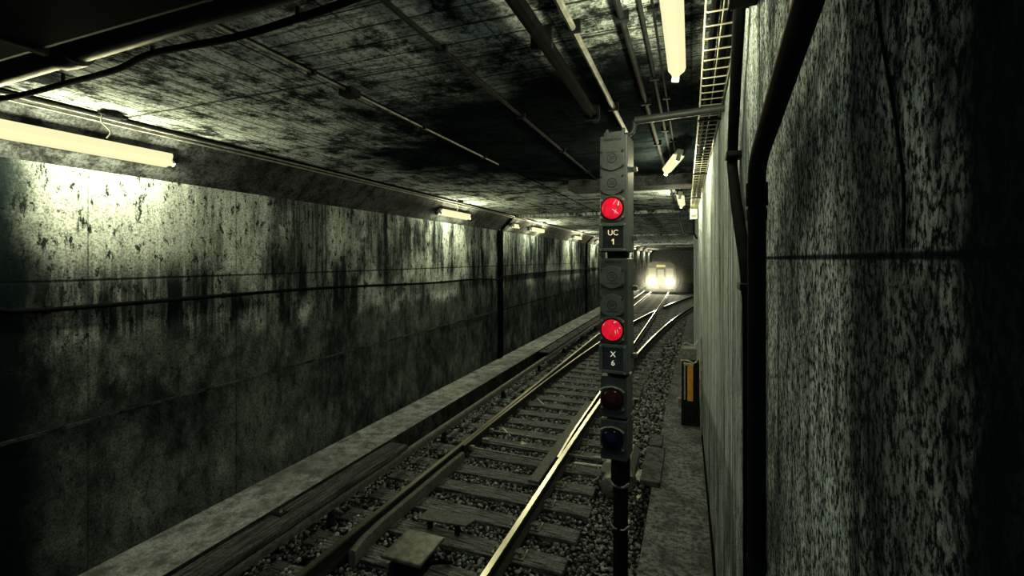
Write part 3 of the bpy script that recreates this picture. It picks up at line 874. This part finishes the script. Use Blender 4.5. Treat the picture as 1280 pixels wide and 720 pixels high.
# side hooks, hinges
for z in (3.36, 2.93, 2.62, 2.20):
    MB().box(.083, .110, .03, .07, z - .015, z + .015).build('hinge', 'signal_dark', sig, bevel=.004)
for z in (2.06, 1.93, 1.81, 1.67):
    MB().tube([(.078, .03, z - .01), (.10, .03, z + .005), (.125, .03, z + .006)], .006, 6).build('hook', 'signal_edge', sig, smooth=True)
MB().box(-.05, .06, -.06, .055, 2.80, 2.85).build('joint_block', 'black_iron', sig)
MB().box(-.05, .06, -.06, .055, 2.085, 2.12).build('joint_block', 'black_iron', sig)
MB().box(-.05, .06, -.06, .055, 1.83, 1.85).build('joint_block', 'black_iron', sig)
MB().lathe([(.045, -.05), (.045, 1.42), (.058, 1.43), (.058, 1.60)], 20, 'z', (.022, -.02, 0)).build('mast', 'black_pipe', sig, smooth=True)
for z in (1.42, 1.16):
    m = MB().lathe([(.047, z - .012), (.047, z + .012)], 20, 'z', (.022, -.02, 0))
    o = m.build('clamp_band', 'signal_edge' if z > 1.3 else 'black_iron', sig, smooth=True)
    for s in (-1, 1):
        MB().tube([(.022 + s * .012, -.068, z), (.022 + s * .028, -.075, z + .004), (.022 + s * .045, -.068, z + .018), (.022 + s * .058, -.05, z + .024)], .005, 6).build('clamp_ear', 'signal_edge', o, smooth=True)

# ------------------------------------------------------------------ right wall: pipes, cable, tray, cabinet
px, py = .137, 1.167
t = thing('drain_pipe', 'black vertical pipe on the right wall bending up over the camera', 'pipe', (px, py, .5))
path = [(0, 0, 0), (0, 0, 2.40), (0, 0, 2.475)] + [(0, -.050 * (1 - math.cos(a)), 2.475 + .045 * math.sin(a)) for a in [R(20), R(40), R(60)]] + [(0, -.065, 2.530), (0, -.497, 2.626), (0, -1.6, 2.85)]
MB().tube(path, .0187, 16).build('pipe_run', 'black_pipe', t, smooth=True)
MB().lathe([(.0225, 0), (.0225, .05)], 16, 'z', (0, 0, 2.42)).build('elbow_collar', 'black_pipe', t, smooth=True)
for z in (2.40, 1.62):
    m = MB().lathe([(.0212, z - .012), (.0212, z + .012)], 16, 'z', (0, 0, 0))
    m.box(.0, .019, .0, .05, z - .012, z + .012)
    m.build('wall_clamp', 'black_iron', t)
t = thing('power_cable', 'thick black cable left of the drain pipe on the right wall', 'cable', (0, 0, 0))
cp = [(.145, 1.60, CEIL - .02), (.146, 1.66, 3.64), (.146, 1.72, 3.55), (.147, 1.83, 3.42), (.148, 1.97, 3.20), (.148, 1.95, 3.13), (.150, 1.78, 2.96), (.152, 1.58, 2.81), (.153, 1.50, 2.72), (.154, 1.46, 2.55), (.154, 1.44, 1.6), (.154, 1.44, .5)]
MB().tube(smooth_path(cp, 6), .019, 12).build('cable_run', 'black_rubber', t, smooth=True)
MB().tube(smooth_path([(x - .004, y + .035, z) for x, y, z in cp], 6), .012, 10).build('cable_run', 'black_rubber', t, smooth=True)
for i in (1, 4, 8):
    x, y, z = cp[i]
    MB().box(x - .024, x + .034, y - .035, y + .055, z - .010, z + .010).build('cable_clamp', 'black_iron', t, bevel=.003)
o = MB().box(.10, .177, 1.28, 1.50, 3.53, 3.56).build('wall_bracket', 'black_iron', bevel=.003)
tag(o, 'short black bracket reaching from the wall to the cable at the top', 'bracket')
cr = smooth_path([(.176, .62, 3.25), (.176, .576, 3.065), (.176, .535, 2.95), (.176, .511, 2.871), (.176, .511, 2.81)], 6)
o = MB().tube(cr, .0015, 6).build('hanging_wire', 'black_rubber', smooth=True)
tag(o, 'thin dark wire hanging down the near part of the right wall', 'wire')

# wire cable tray
tr = thing('cable_tray', 'pale wire basket cable tray along the top of the right wall', 'cable tray', (0, 0, 0))
ZT = 3.70
def tx(y): return wall_x(y) - .010
yy = [.9 + .45 * i for i in range(19)]
for dx, dz in ((-.118, 0), (-.118, .035), (-.118, .07), (-.06, 0), (0, 0), (0, .035), (0, .07)):
    MB().tube([(tx(y) + dx, y, ZT + dz) for y in yy], .0024, 6).build('long_wire', 'tray_wire', tr, smooth=True)
ru = MB().tube([(-.118, 0, .085), (-.118, 0, .008), (-.112, 0, 0), (-.006, 0, 0), (0, 0, .008), (0, 0, .085)], .0032, 6).build('rung', 'tray_wire', tr, smooth=True)
rung_d = ru.data
ru.location = (tx(.95), .95, ZT - .003)
y = 1.06
while y < 8.9:
    child('rung', rung_d, tr, (tx(y), y, ZT - .003)); y += .11
for y in (1.2, 3.2, 5.2, 7.2):
    MB().box(tx(y) - .125, wall_x(y), y - .012, y + .012, ZT - .022, ZT - .008).build('tray_bracket', 'black_iron', tr)
for i, (dx, r, lab) in enumerate(((-.085, .016, 'left black cable lying in the wire tray'), (-.045, .020, 'thickest black cable in the middle of the wire tray'), (-.018, .012, 'thin black cable in the wire tray beside the wall'))):
    o = MB().tube([(tx(y) + dx, y, ZT + .006 + r + .003 * math.sin(y * 4 + i)) for y in [.7 + .3 * q for q in range(28)]], r, 8).build('tray_cable', 'black_rubber', smooth=True)
    tag(o, lab, 'cable', 'cables in the wire tray')
t = thing('tray_end_box', 'small steel box closing the far end of the wire tray', 'box', (tx(9.0) - .06, 9.0, 3.52))
MB().box(-.07, .06, -.05, .12, 0, .20).build('case', 'pale_steel', t, bevel=.006)
MB().box(-.05, .04, -.058, -.05, .03, .08).build('front_plate', 'lamp_housing', t)
MB().tube([(0, .03, 0), (0, .03, -.25), (.05, .05, -.35)], .018, 8).build('cable_tail', 'black_rubber', t, smooth=True)

# equipment cabinet with orange door
cab = thing('equipment_cabinet', 'dark lineside cabinet with an orange door on the right walkway', 'cabinet', (-.03, 6.9, .5))
MB().box(-.10, .14, -.05, .28, 0, .32).build('plinth', 'black_iron', cab, bevel=.01)
MB().box(-.095, .135, -.02, .26, .32, .86).build('body', 'black_iron', cab, bevel=.008)
MB().box(-.065, -.045, -.035, -.02, .35, .84).build('frame_bar', 'pale_steel', cab, bevel=.003)
d = MB().box(-.02, .055, -.045, -.02, .34, .83).build('door', 'orange_paint', cab, bevel=.004)
d['label'] = 'orange door'
MB().box(.04, .05, -.055, -.045, .55, .62).build('handle', 'pale_steel', d, bevel=.002)
MB().box(-.07, .06, -.05, .0, .83, .865).build('top_rail', 'pale_steel', cab, bevel=.004)
MB().box(-.10, .10, .0, .20, .90, 1.06).build('junction_case', 'machine_paint', cab, bevel=.008)
for q in range(3):
    MB().lathe([(.014, -.012), (.014, .0)], 10, 'y', (-.06 + q * .055, 0, .99)).build('gland', 'signal_edge', cab)
MB().tube(smooth_path([(-.09, .05, 1.06), (-.05, .02, 1.13), (.06, .05, 1.10), (.12, .1, 1.16)]), .010, 8).build('pipe_loop', 'pale_steel', cab, smooth=True)
MB().tube(smooth_path([(-.1, .03, .88), (-.02, -.04, .90), (.07, -.03, .87), (.12, .02, .92)]), .010, 8).build('pipe_loop', 'pale_steel', cab, smooth=True)
MB().box(-.14, -.10, -.04, .06, .24, .36).build('side_case', 'machine_paint', cab, bevel=.004)
t = thing('wall_conduit', 'pale vertical conduit on the wall beside the orange door cabinet', 'pipe', (wall_x(6.5) - .02, 6.5, .5))
MB().tube([(0, 0, 0), (0, 0, 1.3)], .012, 10).build('tube', 'cable_grey', t, smooth=True)
MB().tube([(0, 0, .85), (0, 0, 1.12)], .018, 10).build('sleeve', 'pale_steel', t, smooth=True)
o = MB().tube(smooth_path([(wall_x(y) - .012, y, .5 + .010 + .004 * math.sin(y * 3)) for y in [2.5 + .5 * i for i in range(9)]], 4), .010, 8).build('floor_cable', 'black_rubber', smooth=True)
tag(o, 'dark cable lying in the gap between walkway and right wall', 'cable')

# ------------------------------------------------------------------ left wall and ceiling runs
wc = smooth_path([(WL + .02, 1.50, 2.60), (WL + .02, 1.72, 2.45), (WL + .02, 1.90, 2.425), (WL + .02, 2.3, 2.42), (WL + .02, 3.4, 2.425), (WL + .02, 5.0, 2.42), (WL + .02, 7.5, 2.36), (WL + .02, 9.5, 2.355), (WL + .02, 10.6, 2.30)] + [(WL + .02, 11.2, 2.36), (WL + .02, 14, 2.38), (WL + .02, 20, 2.36), (WL + .02, 30, 2.40), (WL + .02, 44, 2.38)], 6)
t = thing('wall_cable', 'dark cable running level along the middle of the left wall', 'cable', (0, 0, 0))
MB().tube(wc, .018, 10).build('cable_run', 'black_rubber', t, smooth=True)
for y in [2.0 + 1.5 * i for i in range(14)]:
    q = min(wc, key=lambda p: abs(p.y - y))
    MB().box(WL, WL + .03, q.y - .012, q.y + .012, q.z - .03, q.z + .03).build('cable_clip', 'black_iron', t)
# two lateral pipes under the ceiling near the camera
t = thing('ceiling_pipe', 'fat black pipe crossing under the ceiling at the upper left', 'pipe', (0, 1.22, 3.74))
MB().tube([(-4.5, 0.06, 0), (-.9, -.04, 0)], .062, 20).build('pipe_run', 'glossy_black', t, smooth=True)
MB().lathe([(.062, -.07), (.075, -.065), (.078, -.02), (.078, .02), (.075, .065), (.062, .07)], 20, 'x', (-2.62, .01, 0)).build('coupling', 'glossy_black', t, smooth=True)
for x in (-3.9, -2.0):
    MB().box(x - .02, x + .02, -.02, .06, .05, .16).build('hanger', 'black_iron', t)
t = thing('ceiling_duct', 'wide black duct at the very top left corner, behind the fat pipe', 'duct', (0, .93, 3.62))
MB().box(-4.5, -.7, -.26, .12, 0, .20).build('casing', 'black_pipe', t, bevel=.03)
for x in (-3.6, -2.4, -1.2):
    MB().box(x - .015, x + .015, -.27, .13, -.008, .205).build('joint_flange', 'black_iron', t)
for x in (-3.0, -1.8):
    MB().box(x - .02, x + .02, -.1, .0, .20, .28).build('hanger', 'black_iron', t)
lc = smooth_path([(-4.05, 1.50, 3.78), (-3.85, 1.56, 3.80), (-3.48, 1.61, 3.84), (-2.95, 1.60, 3.845), (-2.6, 1.57, 3.865), (-2.0, 1.56, 3.84), (-1.6, 1.55, 3.85), (-1.3, 1.52, 3.85), (-.8, 1.45, 3.86)], 6)
t = thing('ceiling_cable', 'sagging black cable on hooks crossing the ceiling at the upper left', 'cable', (0, 0, 0))
MB().tube(lc, .017, 10).build('cable_run', 'black_rubber', t, smooth=True)
for x in (-3.48, -2.62, -1.62):
    q = min(lc, key=lambda p: abs(p.x - x))
    MB().tube([(q.x, q.y, CEIL), (q.x, q.y, q.z)], .010, 8).build('hook', 'black_iron', t)
# runs at the top of the chamfer
for i, (x, z, r, mt, lab) in enumerate(((-4.09, 3.885, .010, 'black_rubber', 'outer dark cable along the ceiling edge above the left lamps'), (-4.13, 3.870, .009, 'cable_grey', 'pale cable along the ceiling edge above the left lamps'), (-4.16, 3.845, .008, 'cable_grey', 'lowest thin pale cable along the top of the left chamfer'))):
    o = MB().tube([(x + .008 * math.sin(y * 1.7 + i * 2), y, z - .006 * abs(math.sin(y * 1.1 + i))) for y in [.6 + .35 * q for q in range(60)]], r, 8).build('edge_cable', mt, smooth=True)
    tag(o, lab, 'cable', 'cables along the left ceiling edge')
for i, y in enumerate((2.16, 7.75, 13.1, 18.3)):
    t = thing('junction_box', ['black junction box with a loose pale wire above the nearest left lamp', 'small junction box on the ceiling edge above the second left lamp', 'tiny junction box above the lamp past the dark wall joint', 'tiny junction box above the lamp before the far joint'][i], 'box', (-4.03, y, CEIL), group='junction boxes over the left lamps')
    MB().lathe([(.055, 0), (.055, -.04), (.045, -.05)], 14, 'z').build('case', 'black_iron', t, smooth=True)
    MB().box(-.02, .02, -.09, -.05, -.035, -.01).build('gland', 'black_iron', t)
    MB().box(-.02, .02, .05, .09, -.035, -.01).build('gland', 'black_iron', t)
    MB().tube(smooth_path([(-.04, -.05, -.03), (-.06, -.04, -.08), (-.05, .01, -.14), (-.075, .0, -.19)]), .006, 6).build('loose_wire', 'cable_grey', t, smooth=True)
# conduits along the ceiling
def conduit(label, x, z, r, mt, y0, y1, boxes=(), sag=0.0):
    t = thing('ceiling_conduit', label, 'conduit', (x, 0, z), group='conduits along the ceiling')
    MB().tube([(sag * math.sin(y * .9), y, -abs(sag) * .5 * (1 + math.sin(y * 1.3))) for y in rng(y0, y1, 24)], r, 8).build('tube', mt, t, smooth=True)
    y = y0 + .4
    while y < min(y1, 12):
        MB().box(-r - .018, r + .018, y - .012, y + .012, -r - .003, CEIL - z).build('saddle', 'black_iron', t); y += 1.2
    for b in boxes:
        MB().box(-.05, .05, b - .05, b + .05, -.035, CEIL - z).build('pull_box', 'black_iron', t, bevel=.006)
conduit('thin pale conduit along the ceiling seam left of centre', -2.06, 3.885, .009, 'conduit_grey', .5, 4.9, (2.42,))
conduit('dark conduit along the middle ceiling seam', -1.20, 3.882, .012, 'black_iron', .5, 26)
conduit('pale pipe along the ceiling ending above the signal', -.51, 3.865, .017, 'cable_grey', .5, 4.0)
conduit('thin pale tube close beside the pipe above the signal', -.47, 3.885, .007, 'conduit_grey', .5, 1.9)
conduit('thick black sagging strand added as a cast shadow left of the pale ceiling pipe', -.66, 3.83, .034, 'black_rubber', .5, 3.4, (), .02)  # black run added where the conduits cast their shadow on the ceiling
conduit('black conduit between the pale pipe and the right lamp', -.29, 3.875, .015, 'black_iron', .5, 22)
conduit('thin dark conduit nearest to the right lamp', -.205, 3.885, .010, 'black_iron', 1.3, 22)
conduit('thin dark tube beside the bright right lamp', -.155, 3.890, .006, 'black_iron', .5, 6)

# ------------------------------------------------------------------ train
TX0, TY = (XL + XR) / 2, 40.2
t = thing('metro_train', 'oncoming metro train with two dazzling headlights far down the track', 'train', (TX0, TY, 0))
W = 1.15
prof = [(-W, .25), (W, .25), (W + .05, 1.2), (W, 2.0), (W - .12, 2.42), (W - .45, 2.58), (-W + .45, 2.58), (-W + .12, 2.42), (-W, 2.0), (-W - .05, 1.2)]
MB().prism(prof, 0, 12).build('body', 'train_paint', t, bevel=.04)
for x0, x1 in ((-.98, -.42), (.42, .98)):
    MB().box(x0, x1, -.03, .02, 1.35, 2.05).build('windscreen', 'train_window', t, bevel=.02)
MB().box(-.34, .34, -.035, .02, .55, 2.05).build('front_door', 'train_dark', t, bevel=.02)
MB().box(-.24, .24, -.05, -.02, 1.35, 1.95).build('door_window', 'train_window', t, bevel=.02)
MB().box(-.35, .35, -.05, .0, 2.14, 2.34).build('destination_sign', 'train_sign', t, bevel=.01)
MB().box(-1.0, 1.0, -.25, .1, .15, .40).build('bumper', 'train_dark', t, bevel=.03)
MB().lathe([(.12, -.4), (.12, 0)], 16, 'y', (0, 0, .45)).build('coupler', 'train_dark', t)
for s in (-1, 1):
    h = MB().lathe([(.10, 0), (.30, -.05), (.32, -.09), (.24, -.14)], 24, 'y', (s * .72, 0, .95)).build('headlight', 'headlight', t, smooth=True)
    l = bpy.data.lights.new('headlight_beam', 'SPOT')
    l.energy = P_TRAIN; l.color = (1.0, .93, .62); l.spot_size = R(100); l.spot_blend = .8; l.shadow_soft_size = .15
    lo = bpy.data.objects.new('headlight_beam', l); C.objects.link(lo); lo.parent = t
    lo.location = (s * .72, -.26, .95); lo.rotation_euler = (R(90), 0, R(180))

# thin lit haze hanging in front of the train
m, nt, b = new_mat('haze')
nt.nodes.remove(b)
vs = nt.nodes.new('ShaderNodeVolumeScatter')
g = G(nt)
vm = nt.nodes.new('ShaderNodeVectorMath'); vm.operation = 'DISTANCE'
nt.links.new(g.map((1, .6, 1), (0, 0, 0)), vm.inputs[0]); vm.inputs[1].default_value = (TX0, 39.6 * .6, .95)
dens = g.m('MULTIPLY', g.m('POWER', g.ramp(vm.outputs['Value'], 3.4, 0.0), 1.5), 0.032)
nt.links.new(dens, vs.inputs['Density'])
vs.inputs['Anisotropy'].default_value = 0.55
vs.inputs['Color'].default_value = (1, 1, .95, 1)
nt.links.new(vs.outputs[0], nt.nodes['Material Output'].inputs['Volume'])
o = MB().box(-4.4, .7, 34.8, 40.0, .25, 3.75).build('tunnel_haze', 'haze')
tag(o, 'glowing haze in the headlight beams in front of the train', 'haze', kind='stuff')
